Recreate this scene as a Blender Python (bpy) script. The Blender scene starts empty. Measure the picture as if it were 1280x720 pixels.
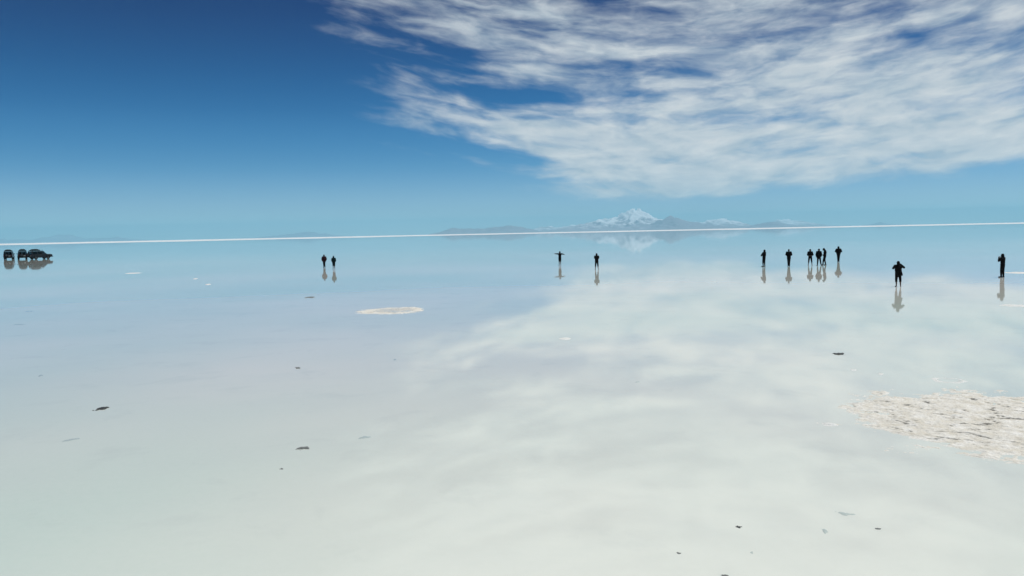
import bpy, bmesh, math, random
import numpy as np
from mathutils import Vector, Matrix

R = math.radians
SC = bpy.context.scene
COL = SC.collection
random.seed(7)

# ------------------------------------------------------------------ camera
CAM_H = 4.2
F_PX = 985.0                                  # focal length in pixels of the 1280 px wide photograph
cam_d = bpy.data.cameras.new('camera')
cam_d.sensor_width = 36.0
cam_d.lens = 36.0 * F_PX / 1280.0
cam_d.clip_start = 0.1
cam_d.clip_end = 400000.0
cam = bpy.data.objects.new('camera', cam_d)
COL.objects.link(cam)
CAM_ROT = Matrix.Rotation(R(90 - 4.0), 3, 'X') @ Matrix.Rotation(R(-1.19), 3, 'Z')
cam.matrix_world = Matrix.Translation((0, 0, CAM_H)) @ CAM_ROT.to_4x4()
SC.camera = cam


def ray(px, py):
    return (CAM_ROT @ Vector(((px - 640) / F_PX, -(py - 360) / F_PX, -1))).normalized()


def at(px, py, z=0.0):
    """the point of the ground where a photograph pixel lies"""
    d = ray(px, py)
    t = (z - CAM_H) / d.z
    return Vector((d.x * t, d.y * t, z))


# ------------------------------------------------------------------ render settings
SC.view_settings.view_transform = 'Standard'
SC.view_settings.look = 'None'
SC.view_settings.exposure = 0.0
SC.view_settings.gamma = 1.0
SC.cycles.use_denoising = True
SC.cycles.max_bounces = 8
SC.cycles.diffuse_bounces = 3
SC.cycles.glossy_bounces = 4
SC.cycles.transmission_bounces = 6
SC.cycles.transparent_max_bounces = 8
SC.cycles.volume_bounces = 1
SC.cycles.caustics_reflective = False
SC.cycles.caustics_refractive = False
SC.cycles.sample_clamp_indirect = 6.0

# ------------------------------------------------------------------ sun
SUN_EL, SUN_AZ = 64.0, 68.0                   # azimuth clockwise from the view direction (+Y)
sun_dir = Vector((math.sin(R(SUN_AZ)) * math.cos(R(SUN_EL)), math.cos(R(SUN_AZ)) * math.cos(R(SUN_EL)), math.sin(R(SUN_EL))))
sun_d = bpy.data.lights.new('sun', 'SUN')
sun_d.energy = 3.15
sun_d.angle = R(0.53)
sun_d.color = (1.0, 0.965, 0.9)
sun = bpy.data.objects.new('sun', sun_d)
COL.objects.link(sun)
sun.rotation_euler = (-sun_dir).to_track_quat('-Z', 'Y').to_euler()

# ------------------------------------------------------------------ sky
world = bpy.data.worlds.new('World')
SC.world = world
world.use_nodes = True


class NT:
    """small helper for node trees"""

    def __init__(self, tree):
        self.t = tree
        tree.nodes.clear()

    def node(self, kind, **props):
        n = self.t.nodes.new(kind)
        for k, v in props.items():
            setattr(n, k, v)
        return n

    def put(self, sock, v):
        if v is None:
            return
        if isinstance(v, bpy.types.NodeSocket):
            self.t.links.new(v, sock)
        elif isinstance(v, (tuple, list)) and len(v) == 3 and sock.type == 'RGBA':
            sock.default_value = (*v, 1.0)
        else:
            sock.default_value = v

    def math(self, op, a, b=None, c=None, clamp=False):
        n = self.node('ShaderNodeMath', operation=op, use_clamp=clamp)
        for i, v in enumerate((a, b, c)):
            self.put(n.inputs[i], v)
        return n.outputs[0]

    def remap(self, v, a0, a1, b0, b1, smooth=False):
        n = self.node('ShaderNodeMapRange', interpolation_type='SMOOTHSTEP' if smooth else 'LINEAR')
        for i, x in enumerate((v, a0, a1, b0, b1)):
            self.put(n.inputs[i], x)
        return n.outputs[0]

    def noise(self, vec, scale, detail=4.0, rough=0.5, dist=0.0):
        n = self.node('ShaderNodeTexNoise')
        self.put(n.inputs['Vector'], vec)
        self.put(n.inputs['Scale'], scale)
        self.put(n.inputs['Detail'], detail)
        self.put(n.inputs['Roughness'], rough)
        self.put(n.inputs['Distortion'], dist)
        return n.outputs[0]

    def xyz(self, x, y, z):
        n = self.node('ShaderNodeCombineXYZ')
        for i, v in enumerate((x, y, z)):
            self.put(n.inputs[i], v)
        return n.outputs[0]

    def ramp(self, v, stops, mode='LINEAR'):
        n = self.node('ShaderNodeValToRGB')
        n.color_ramp.interpolation = mode
        els = n.color_ramp.elements
        while len(els) < len(stops):
            els.new(0.5)
        for e, (p, c) in zip(els, stops):
            e.position = p
            e.color = (*c, 1) if isinstance(c, (tuple, list)) else (c, c, c, 1)
        self.put(n.inputs[0], v)
        return n.outputs[0]

    def mix(self, f, a, b, blend='MIX'):
        n = self.node('ShaderNodeMix', data_type='RGBA', blend_type=blend)
        self.put(n.inputs[0], f)
        self.put(n.inputs[6], a)
        self.put(n.inputs[7], b)
        return n.outputs[2]

    def mapping(self, vec, scale=(1, 1, 1), rot=(0, 0, 0), loc=(0, 0, 0)):
        n = self.node('ShaderNodeMapping')
        self.put(n.inputs['Vector'], vec)
        n.inputs['Scale'].default_value = scale
        n.inputs['Rotation'].default_value = rot
        n.inputs['Location'].default_value = loc
        return n.outputs[0]


def build_sky():
    n = NT(world.node_tree)
    out = n.node('ShaderNodeOutputWorld')
    bg = n.node('ShaderNodeBackground')
    n.t.links.new(bg.outputs[0], out.inputs[0])
    bg.inputs[1].default_value = 0.1
    sky = n.node('ShaderNodeTexSky', sky_type='NISHITA')
    sky.sun_disc = False
    sky.sun_elevation = R(SUN_EL)
    sky.sun_rotation = R(SUN_AZ)
    sky.altitude = 3650.0
    sky.air_density = 1.0
    sky.dust_density = 0.6
    sky.ozone_density = 1.5
    tc = n.node('ShaderNodeTexCoord')
    sep = n.node('ShaderNodeSeparateXYZ')
    n.t.links.new(tc.outputs['Generated'], sep.inputs[0])
    x, y, z = sep.outputs
    el = n.math('ARCSINE', z)                                        # radians
    az = n.math('ARCTAN2', x, y)
    # clear sky: high-altitude air, deep blue overhead and pale towards the horizon
    tint = n.ramp(n.remap(el, 0.0, 0.5, 0.0, 1.0), SKY_TINT, 'CARDINAL')
    clear = n.mix(1.0, sky.outputs[0], tint, 'MULTIPLY')
    # cirrus sheet: its lower edge as an elevation per azimuth
    a01 = n.math('ADD', n.math('DIVIDE', az, 2 * math.pi), 0.5)

    def pos(deg):
        return deg / 360 + 0.5
    edge = n.ramp(a01, [(0.0, R(35)), (pos(-60), R(46)), (pos(-15), R(20.0)), (pos(-12), R(10.0)), (pos(-6), R(4.7)),
                        (pos(1), R(3.7)), (pos(10.5), R(2.9)), (pos(21), R(3.3)), (pos(32), R(4.3)), (pos(60), R(7)),
                        (1.0, R(35))], 'CARDINAL')
    flow = n.ramp(a01, [(0.0, R(7)), (pos(-45), R(7)), (pos(-16), R(4.2)), (pos(-3), R(1.5)), (pos(10), R(0.1)), (pos(22), R(0.6)),
                        (pos(34), R(1.9)), (pos(70), R(6)), (1.0, R(7))], 'CARDINAL')
    zz = n.math('SUBTRACT', el, flow)
    # streaks: noise stretched along the sheet
    zs = n.math('MULTIPLY', zz, 3.6)
    warp = n.math('SUBTRACT', n.noise(n.xyz(x, y, zs), 7.0, 3.0, 0.5), 0.5)
    warp2 = n.math('SUBTRACT', n.noise(n.xyz(x, n.math('ADD', y, 5.0), zs), 7.0, 3.0, 0.5), 0.5)
    wx = n.math('ADD', x, n.math('MULTIPLY', warp, 0.10))
    wz = n.math('ADD', zs, n.math('MULTIPLY', warp2, 0.09))
    big = n.noise(n.xyz(wx, n.math('ADD', y, CLOUD_SEED), wz), 6.0, 2.0, 0.5)
    mid = n.noise(n.xyz(wx, y, wz), 15.0, 4.0, 0.56, 0.0)
    fine = n.noise(n.xyz(wx, y, n.math('MULTIPLY', wz, 1.0)), 27.0, 5.0, 0.58, 0.0)
    # fingers reaching out of the sheet's left border
    fing = n.noise(n.xyz(n.math('MULTIPLY', x, 1.6), n.math('ADD', y, 9.0), n.math('MULTIPLY', zz, 5.0)), 6.5, 3.0, 0.6)
    fing = n.math('MULTIPLY', n.math('SUBTRACT', fing, 0.5), n.remap(az, R(-10), R(9), 0.20, 0.03, smooth=True))
    above = n.math('ADD', n.math('SUBTRACT', el, edge), fing)                             # radians above the sheet's edge
    soft = n.remap(az, R(-14), R(10), 0.20, 0.022, smooth=True)      # wide feathered border on the left, a firm one on the right
    rise = n.math('DIVIDE', n.math('ADD', above, 0.022), soft)
    cover = n.remap(rise, 0.0, 1.0, -0.46, 0.25)
    bands = n.noise(n.xyz(n.math('ADD', n.math('MULTIPLY', x, 1.0), n.math('MULTIPLY', warp, 0.08)), n.math('ADD', y, 3.0),
                          n.math('ADD', n.math('MULTIPLY', zz, 9.0), n.math('MULTIPLY', warp2, 0.18))), 5.2, 4.0, 0.5)
    bands = n.math('MULTIPLY', n.math('SUBTRACT', bands, 0.5), n.remap(az, R(-8), R(16), 1.5, 0.55, smooth=True))
    thin = n.ramp(n.remap(above, 0.0, 0.5, 0.0, 1.0), [(0.0, 0.0), (0.16, 0.0), (0.32, 0.20), (0.46, 0.20), (0.62, 0.0), (1.0, 0.0)])
    s = n.math('ADD', n.math('MULTIPLY', n.math('SUBTRACT', mid, 0.5), 0.85), n.math('MULTIPLY', n.math('SUBTRACT', big, 0.5), 1.05))
    s = n.math('ADD', s, n.math('MULTIPLY', n.math('SUBTRACT', fine, 0.5), 0.38))
    s = n.math('ADD', n.math('ADD', n.math('ADD', s, cover), bands), n.math('MULTIPLY', thin, -1.0))
    rim = n.math('DIVIDE', n.math('SUBTRACT', above, 0.030), 0.030)  # the thick, bright lower rim of the sheet
    rim = n.math('EXPONENT', n.math('MULTIPLY', n.math('MULTIPLY', rim, rim), -1.0))
    s = n.math('ADD', s, n.math('MULTIPLY', rim, n.remap(az, R(-2), R(10), 0.0, 0.24, smooth=True)))
    # a clear lane under the uppermost streak, closing towards the right
    lane = n.math('DIVIDE', n.math('SUBTRACT', n.math('ADD', zz, n.math('MULTIPLY', warp, 0.05)), R(9.2)), R(1.35))
    lane = n.math('EXPONENT', n.math('MULTIPLY', n.math('MULTIPLY', lane, lane), -1.0))
    lane = n.math('MULTIPLY', lane, n.remap(az, R(2), R(13), 0.22, 0.0, smooth=True))
    s = n.math('SUBTRACT', s, n.math('MULTIPLY', lane, n.remap(az, R(-60), R(-25), 0.0, 1.0)))
    left = n.remap(az, R(-15), R(3), 0.55, 0.97, smooth=True)        # the sheet thins out to wisps on its left
    dens = n.math('MULTIPLY', n.remap(s, -0.32, 0.44, 0.0, 1.0, smooth=True), left)
    dens = n.math('MULTIPLY', dens, n.remap(rise, -0.1, 0.75, 0.0, 1.0, smooth=True))
    shade = n.remap(n.math('ADD', n.math('MULTIPLY', mid, 0.6), n.math('MULTIPLY', fine, 0.4)), 0.38, 0.64, 0.0, 1.0)
    shade = n.math('MULTIPLY', shade, n.remap(el, 0.10, 0.26, 1.0, 0.62))
    cloud = n.mix(shade, CLOUD_DIM, CLOUD_LIT)
    col = n.mix(dens, clear, cloud)
    n.t.links.new(col, bg.inputs[0])


SKY_TINT = [(0.0, (0.74, 0.76, 0.86)), (0.056, (0.64, 0.71, 0.83)), (0.16, (0.27, 0.54, 0.75)), (0.30, (0.05, 0.345, 0.62)),
            (0.54, (0.0, 0.105, 0.375)), (1.0, (0.0, 0.095, 0.35))]
CLOUD_SEED = 21.0
CLOUD_DIM = (4.5, 5.3, 6.0)
CLOUD_LIT = (7.5, 7.6, 7.6)
build_sky()


# ------------------------------------------------------------------ helpers
def link(name, me, parent=None):
    o = bpy.data.objects.new(name, me)
    COL.objects.link(o)
    if parent is not None:
        o.parent = parent
    return o


def empty(name, loc, rz=0.0):
    o = bpy.data.objects.new(name, None)
    COL.objects.link(o)
    o.location = loc
    o.rotation_euler = (0, 0, rz)
    o.empty_display_size = 0.3
    return o


def tag(o, label=None, cat=None, group=None, kind=None):
    if label:
        o['label'] = label
    if cat:
        o['category'] = cat
    if group:
        o['group'] = group
    if kind:
        o['kind'] = kind
    return o


def from_bm(name, bm, mat, parent=None, smooth=True):
    me = bpy.data.meshes.new(name)
    bmesh.ops.recalc_face_normals(bm, faces=bm.faces)
    bm.to_mesh(me)
    bm.free()
    if mat:
        me.materials.append(mat)
    me.polygons.foreach_set('use_smooth', [smooth] * len(me.polygons))
    return link(name, me, parent)


# numpy gradient noise
_rng = np.random.RandomState(11)
_perm = _rng.permutation(256)
_perm = np.concatenate([_perm, _perm])
_ga = _rng.rand(256) * 2 * np.pi


def gnoise(x, y):
    xi = np.floor(x).astype(int)
    yi = np.floor(y).astype(int)
    xf, yf = x - xi, y - yi
    u, v = xf ** 3 * (xf * (xf * 6 - 15) + 10), yf ** 3 * (yf * (yf * 6 - 15) + 10)

    def g(ix, iy, dx, dy):
        a = _ga[_perm[_perm[ix & 255] + (iy & 255)]]
        return np.cos(a) * dx + np.sin(a) * dy
    n00 = g(xi, yi, xf, yf)
    n10 = g(xi + 1, yi, xf - 1, yf)
    n01 = g(xi, yi + 1, xf, yf - 1)
    n11 = g(xi + 1, yi + 1, xf - 1, yf - 1)
    return ((n00 * (1 - u) + n10 * u) * (1 - v) + (n01 * (1 - u) + n11 * u) * v) * 1.5


def fbm(x, y, octv=5, rough=0.5):
    s, a, t = 0.0, 1.0, 0.0
    for k in range(octv):
        s = s + a * gnoise(x * 2 ** k + 17.3 * k, y * 2 ** k - 9.1 * k)
        t += a
        a *= rough
    return s / t


def ridged(x, y, octv=5, rough=0.5):
    s, a, t = 0.0, 1.0, 0.0
    for k in range(octv):
        s = s + a * (1 - np.abs(gnoise(x * 2 ** k + 31.7 * k, y * 2 ** k + 5.9 * k)) * 1.6)
        t += a
        a *= rough
    return s / t


def material(name):
    m = bpy.data.materials.new(name)
    m.use_nodes = True
    n = NT(m.node_tree)
    out = n.node('ShaderNodeOutputMaterial')
    b = n.node('ShaderNodeBsdfPrincipled')
    n.t.links.new(b.outputs[0], out.inputs[0])
    return m, n, b, out


def simple(name, c, rough=0.6, spec=0.5, metal=0.0, var=0.25, scale=20.0, bump=0.0):
    """a plain colour with fine mottling"""
    m, n, b, out = material(name)
    tc = n.node('ShaderNodeTexCoord').outputs['Object']
    f = n.noise(tc, scale, 5.0, 0.6)
    n.put(b.inputs['Base Color'], n.mix(f, tuple(v * (1 - var) for v in c), tuple(min(1, v * (1 + var)) for v in c)))
    b.inputs['Roughness'].default_value = rough
    b.inputs['Specular IOR Level'].default_value = spec
    b.inputs['Metallic'].default_value = metal
    if bump:
        bp = n.node('ShaderNodeBump')
        bp.inputs['Strength'].default_value = bump
        bp.inputs['Distance'].default_value = 0.01
        n.put(bp.inputs['Height'], f)
        n.put(b.inputs['Normal'], bp.outputs[0])
    return m


# ------------------------------------------------------------------ ground: brine film over salt, dry salt beyond
SHORE = 2400.0
GROUND_R = 92000.0


def water_material():
    m, n, b, out = material('brine_over_salt')
    tc = n.node('ShaderNodeTexCoord').outputs['Object']
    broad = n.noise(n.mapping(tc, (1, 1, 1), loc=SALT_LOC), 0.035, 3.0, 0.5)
    mott = n.noise(tc, 0.55, 6.0, 0.62, 0.4)
    grain = n.noise(tc, 7.0, 5.0, 0.65)
    c = n.mix(n.remap(broad, 0.35, 0.65, 0, 1), WATER_A, WATER_B)  # natural salt tones, offset so centre sheen and dimmer left are painted in
    c = n.mix(n.remap(n.noise(n.mapping(tc, (1, 1.6, 1)), 0.16, 7.0, 0.66, 0.5), 0.50, 0.72, 0.0, 0.26), c, (0.55, 0.60, 0.57))
    c = n.mix(n.remap(mott, 0.56, 0.76, 0.0, 0.30), c, (0.46, 0.50, 0.48))     # silt in shallow hollows
    c = n.mix(n.remap(grain, 0.35, 0.7, 0.0, 0.10), c, (0.78, 0.78, 0.75))
    # salt bed seen through a mirror-flat brine film: exact Fresnel of brine
    n.t.nodes.remove(b)
    bed = n.node('ShaderNodeBsdfDiffuse')
    n.put(bed.inputs['Color'], c)
    film = n.node('ShaderNodeBsdfGlossy')
    film.inputs['Color'].default_value = (1, 1, 1, 1)
    film.inputs['Roughness'].default_value = 0.03
    fr = n.node('ShaderNodeFresnel')
    fr.inputs['IOR'].default_value = 1.38
    mx = n.node('ShaderNodeMixShader')
    n.t.links.new(fr.outputs[0], mx.inputs[0])
    n.t.links.new(bed.outputs[0], mx.inputs[1])
    n.t.links.new(film.outputs[0], mx.inputs[2])
    n.t.links.new(mx.outputs[0], out.inputs[0])
    return m


SALT_LOC = (-60.0, -45.0, 0.0)  # puts the pale tone at near centre, standing in for sheen there
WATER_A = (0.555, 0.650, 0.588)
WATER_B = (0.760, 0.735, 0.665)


def dry_material():
    m, n, b, out = material('dry_salt')
    tc = n.node('ShaderNodeTexCoord').outputs['Object']
    f = n.noise(tc, 0.004, 4.0, 0.6)
    n.put(b.inputs['Base Color'], n.mix(n.remap(f, 0.35, 0.65, 0, 1), (0.50, 0.55, 0.58), (0.76, 0.79, 0.80)))
    b.inputs['Roughness'].default_value = 1.0
    b.inputs['Specular IOR Level'].default_value = 0.0
    return m


def ring_mesh(name, radii, seg, zf, cap, mat):
    vs, fs = [], []
    if cap:
        vs.append((0, 0, zf(0, 0)))
    for r in radii:
        for k in range(seg):
            a = 2 * math.pi * k / seg
            rr = r(a) if callable(r) else r
            vs.append((rr * math.sin(a), rr * math.cos(a), zf(rr, a)))
    o = 1 if cap else 0
    if cap:
        for k in range(seg):
            fs.append((0, 1 + (k + 1) % seg, 1 + k))
    for i in range(len(radii) - 1):
        for k in range(seg):
            a, b_ = o + i * seg + k, o + i * seg + (k + 1) % seg
            fs.append((a, b_, b_ + seg, a + seg))
    me = bpy.data.meshes.new(name)
    me.from_pydata(vs, [], fs)
    bm = bmesh.new()
    bm.from_mesh(me)
    bmesh.ops.recalc_face_normals(bm, faces=bm.faces)
    if bm.faces[0].normal.z < 0:
        bmesh.ops.reverse_faces(bm, faces=bm.faces)
    bm.to_mesh(me)
    bm.free()
    me.materials.append(mat)
    return link(name, me)


def shore_r(a):
    return SHORE * (1 + 0.10 * math.sin(3 * a + 0.7) + 0.07 * math.sin(11 * a + 1.9) + 0.04 * math.sin(37 * a) + 0.025 * math.sin(83 * a + 0.4))


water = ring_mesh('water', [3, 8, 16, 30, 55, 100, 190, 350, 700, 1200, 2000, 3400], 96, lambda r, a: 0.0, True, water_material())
tag(water, 'still sheet of clear shallow water over white salt, mirroring the sky', kind='structure')
flat = ring_mesh('dry_salt_flat', [lambda a: shore_r(a), lambda a: shore_r(a) + 25, lambda a: shore_r(a) + 400, 4000, 9000, 20000, 45000, GROUND_R],
                 288, lambda r, a: -0.02 if abs(r - shore_r(a)) < 1 else 0.05, False, dry_material())
tag(flat, 'thin bright white line of dry salt flat along the horizon', kind='structure')


# ------------------------------------------------------------------ mountains far beyond the flat
def rock_snow(name, snow_lo, snow_hi, rock, snow=(0.70, 0.73, 0.77)):
    m, n, b, out = material(name)
    geo = n.node('ShaderNodeNewGeometry')
    sep = n.node('ShaderNodeSeparateXYZ')
    n.t.links.new(geo.outputs['Position'], sep.inputs[0])
    nor = n.node('ShaderNodeSeparateXYZ')
    n.t.links.new(geo.outputs['Normal'], nor.inputs[0])
    f = n.noise(geo.outputs['Position'], 0.0011, 6.0, 0.65)
    g = n.noise(geo.outputs['Position'], 0.004, 4.0, 0.6)
    h = n.math('ADD', sep.outputs[2], n.remap(f, 0.3, 0.7, -380, 380))
    h = n.math('ADD', h, n.remap(nor.outputs[2], 0.80, 0.99, -150, 150))
    k = n.remap(h, snow_lo, snow_hi, 0.0, 1.0, smooth=True)
    r = n.mix(g, tuple(v * 0.7 for v in rock), tuple(v * 1.35 for v in rock))
    n.put(b.inputs['Base Color'], n.mix(k, r, snow))
    b.inputs['Roughness'].default_value = 1.0
    b.inputs['Specular IOR Level'].default_value = 0.0
    return m


def mountain(name, label, dist, prof, depth, mat, seed, rough=0.30, res=150.0):
    """prof: (pixel x, height in pixels above the horizon); built at its real size at its distance"""
    pts = []
    for px, h in prof:
        d = ray(px, 291 - (px - 640) * 0.0208)
        pts.append((d.x / d.y * dist, h * dist / F_PX * math.hypot(1, d.x / d.y)))
    x0, x1 = pts[0][0] - 1500, pts[-1][0] + 1500
    nx = int((x1 - x0) / res) + 1
    ny = int(depth / (res * 1.6)) + 1
    X, Y = np.meshgrid(np.linspace(x0, x1, nx), np.linspace(-depth * 0.55, depth * 0.45, ny))
    H = np.interp(X, [p[0] for p in pts], [p[1] for p in pts], left=0, right=0)
    wob = fbm(X / 4200 + seed, Y / 4200 + 3.3, 3) * depth * 0.10
    v = np.clip(np.abs(Y + wob) / (depth * 0.5), 0, 1)
    fall = (1 - v) ** 1.35
    # spurs running down from the crest
    sp = ridged(X / 2100 + seed * 3, Y / 4800 + seed, 4, 0.55)
    crag = ridged(X / 760 + seed * 5, Y / 1500 - seed, 4, 0.6)
    Z = H * fall * (1 - rough + rough * 1.30 * sp) + (H * 0.34 + 25) * (crag - 0.45) * np.sqrt(fall) * np.clip(H / 150, 0, 1)
    Z = np.where(H <= 0, 0, Z) - 8.0
    Z[0, :] = Z[-1, :] = Z[:, 0] = Z[:, -1] = -8
    vs = np.stack([X, Y + dist, Z], -1).reshape(-1, 3)
    vs[:, 2] = np.maximum(vs[:, 2], -0.6)
    idx = np.arange(nx * ny).reshape(ny, nx)
    fs = np.stack([idx[:-1, :-1], idx[:-1, 1:], idx[1:, 1:], idx[1:, :-1]], -1).reshape(-1, 4)
    me = bpy.data.meshes.new(name)
    me.from_pydata(vs.tolist(), [], fs.tolist())
    me.materials.append(mat)
    me.polygons.foreach_set('use_smooth', [True] * len(me.polygons))
    o = link(name, me)
    return tag(o, label, kind='structure')


M_SNOW = rock_snow('rock_and_snow', 340, 860, (0.31, 0.30, 0.34))
M_SNOWLOW = rock_snow('rock_with_low_snow', 230, 760, (0.33, 0.30, 0.32))
M_ROCK = rock_snow('bare_rock', 900, 1500, (0.27, 0.265, 0.305))
mountain('snowy_mountain', 'broad volcano with snow on its summit beyond the salt flat', 52000,
         [(655, 0), (688, 2.5), (700, 4.5), (715, 7), (728, 9.5), (743, 13), (756, 15.5), (766, 18), (774, 20.5), (780, 23.5), (788, 25.5),
          (796, 25.5), (804, 23), (812, 20), (820, 16.5), (828, 13), (845, 9), (870, 4), (900, 0)], 15000, M_SNOW, 1.3, res=95)
mountain('mountain_shoulder', 'darker bare peak just right of the snowy volcano', 47000,
         [(795, 0), (812, 7), (824, 11.5), (832, 14.5), (840, 16), (848, 13.5), (858, 10.5), (870, 8), (884, 5.5), (905, 3), (930, 1.2), (950, 0)], 9000, M_ROCK, 4.1, res=95)
mountain('snow_dusted_ridge', 'pale snow dusted ridge trailing to the right of the volcano', 60000,
         [(845, 0), (868, 9), (884, 11.5), (897, 12), (906, 12.5), (915, 10), (926, 7), (938, 2), (945, 0)], 9000, M_SNOWLOW, 6.2, res=110)
mountain('far_peak', 'small dark conical hill on the horizon right of the volcano', 50000,
         [(925, 0), (940, 2.5), (952, 5.5), (962, 8), (970, 6.5), (980, 4.5), (992, 2.5), (1010, 1.0), (1030, 0)], 6000, M_ROCK, 2.7, res=95)
mountain('far_snow_hills', 'faint snow streaked hills behind the small conical hill', 68000,
         [(955, 0), (972, 9), (984, 9), (997, 8), (1010, 6), (1025, 2.5), (1050, 0)], 8000, M_SNOWLOW, 9.4, res=120)
mountain('low_hills', 'long low blue-grey hills left of the volcano', 50000,
         [(535, 0), (548, 3), (558, 6.5), (563, 8.5), (570, 7.5), (582, 6), (596, 7), (610, 7.5), (625, 8.5), (640, 9), (652, 8), (662, 5), (672, 2.5), (684, 0)], 7000, M_ROCK, 7.7, res=100)
mountain('pale_hills', 'pale far hills between the low range and the volcano', 66000,
         [(655, 0), (666, 5), (678, 7.5), (690, 8), (702, 6.5), (716, 9), (730, 6), (750, 0)], 8000, M_SNOWLOW, 5.5, res=120)
mountain('distant_hill', 'faint single hill low on the left horizon', 72000,
         [(318, 0), (338, 3), (355, 4.0), (372, 5.0), (384, 7.0), (396, 5.0), (415, 2.5), (440, 0)], 7000, M_ROCK, 3.9, res=120)
mountain('distant_range', 'faint range of hills above the parked cars', 72000,
         [(-40, 3), (-10, 5), (8, 4.5), (28, 4.0), (45, 4.0), (62, 7), (76, 9), (90, 7), (104, 3.5), (125, 3.5), (148, 4.5), (160, 2.5), (178, 0)], 8000, M_ROCK, 8.8, res=130)
mountain('tiny_hill', 'tiny dark hill on the right part of the horizon', 72000,
         [(1076, 0), (1092, 2.0), (1101, 3.6), (1110, 2.0), (1128, 0)], 5000, M_ROCK, 0.6, res=110)


# ------------------------------------------------------------------ air: far things fade to blue
def haze():
    bm = bmesh.new()
    S, z0, z1 = 95000.0, -1.0, 1750.0
    bmesh.ops.create_cube(bm, size=1, matrix=Matrix.Translation((0, 0, (z0 + z1) / 2)) @ Matrix.Diagonal((2 * S, 2 * S, z1 - z0, 1)))
    m = bpy.data.materials.new('haze_air')
    m.use_nodes = True
    n = NT(m.node_tree)
    out = n.node('ShaderNodeOutputMaterial')
    v = n.node('ShaderNodeVolumePrincipled')
    v.inputs['Color'].default_value = (*HAZE_COL, 1)
    v.inputs['Density'].default_value = HAZE_D
    v.inputs['Anisotropy'].default_value = 0.0
    n.t.links.new(v.outputs[0], out.inputs['Volume'])
    o = from_bm('haze', bm, m, None, False)
    tag(o, 'thin blue haze in the air over the salt flat', kind='stuff')


HAZE_COL = (0.285, 0.64, 0.815)
HAZE_D = 1.85e-5
haze()


# ------------------------------------------------------------------ salt crust standing out of the water
def salt_material(lo=(0.64, 0.60, 0.515), hi=(0.84, 0.83, 0.795)):
    m, n, b, out = material('salt_crust')
    tc = n.node('ShaderNodeTexCoord').outputs['Object']
    f = n.noise(tc, 3.0, 6.0, 0.65)
    g = n.noise(tc, 40.0, 4.0, 0.7)
    at_ = n.node('ShaderNodeAttribute', attribute_name='mud')
    c = n.mix(n.remap(f, 0.35, 0.68, 0, 1), lo, hi)
    c = n.mix(n.remap(g, 0.42, 0.72, 0.0, 0.55), c, (0.38, 0.35, 0.28))
    c = n.mix(at_.outputs['Fac'], c, (0.10, 0.095, 0.08))
    n.put(b.inputs['Base Color'], c)
    b.inputs['Roughness'].default_value = 0.85
    b.inputs['Specular IOR Level'].default_value = 0.3
    bp = n.node('ShaderNodeBump')
    bp.inputs['Strength'].default_value = 0.6
    bp.inputs['Distance'].default_value = 0.01
    n.put(bp.inputs['Height'], g)
    n.put(b.inputs['Normal'], bp.outputs[0])
    return m


M_SALT = salt_material()
M_WHITE = salt_material((0.68, 0.69, 0.66), (0.80, 0.81, 0.80))


def heightfield(name, cx, cy, sx, sy, res, fn, mat, keep=-0.012):
    """fn(X, Y) -> height, mud; faces wholly under the water are dropped"""
    nx, ny = max(6, int(sx / res)), max(6, int(sy / res))
    X, Y = np.meshgrid(np.linspace(-sx / 2, sx / 2, nx), np.linspace(-sy / 2, sy / 2, ny))
    Z, mud = fn(X, Y)
    idx = np.arange(nx * ny).reshape(ny, nx)
    fs = np.stack([idx[:-1, :-1], idx[:-1, 1:], idx[1:, 1:], idx[1:, :-1]], -1).reshape(-1, 4)
    zf = Z.reshape(-1)
    fs = fs[(zf[fs].max(1) > keep)]
    used = np.unique(fs)
    new = np.full(nx * ny, -1)
    new[used] = np.arange(len(used))
    vs = np.stack([X, Y, np.maximum(Z, -0.03)], -1).reshape(-1, 3)[used]
    me = bpy.data.meshes.new(name)
    me.from_pydata(vs.tolist(), [], new[fs].tolist())
    a = me.attributes.new('mud', 'FLOAT', 'POINT')
    a.data.foreach_set('value', mud.reshape(-1)[used].astype(np.float32))
    me.materials.append(mat)
    me.polygons.foreach_set('use_smooth', [True] * len(me.polygons))
    o = link(name, me)
    o.location = (cx, cy, 0)
    return o


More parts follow.
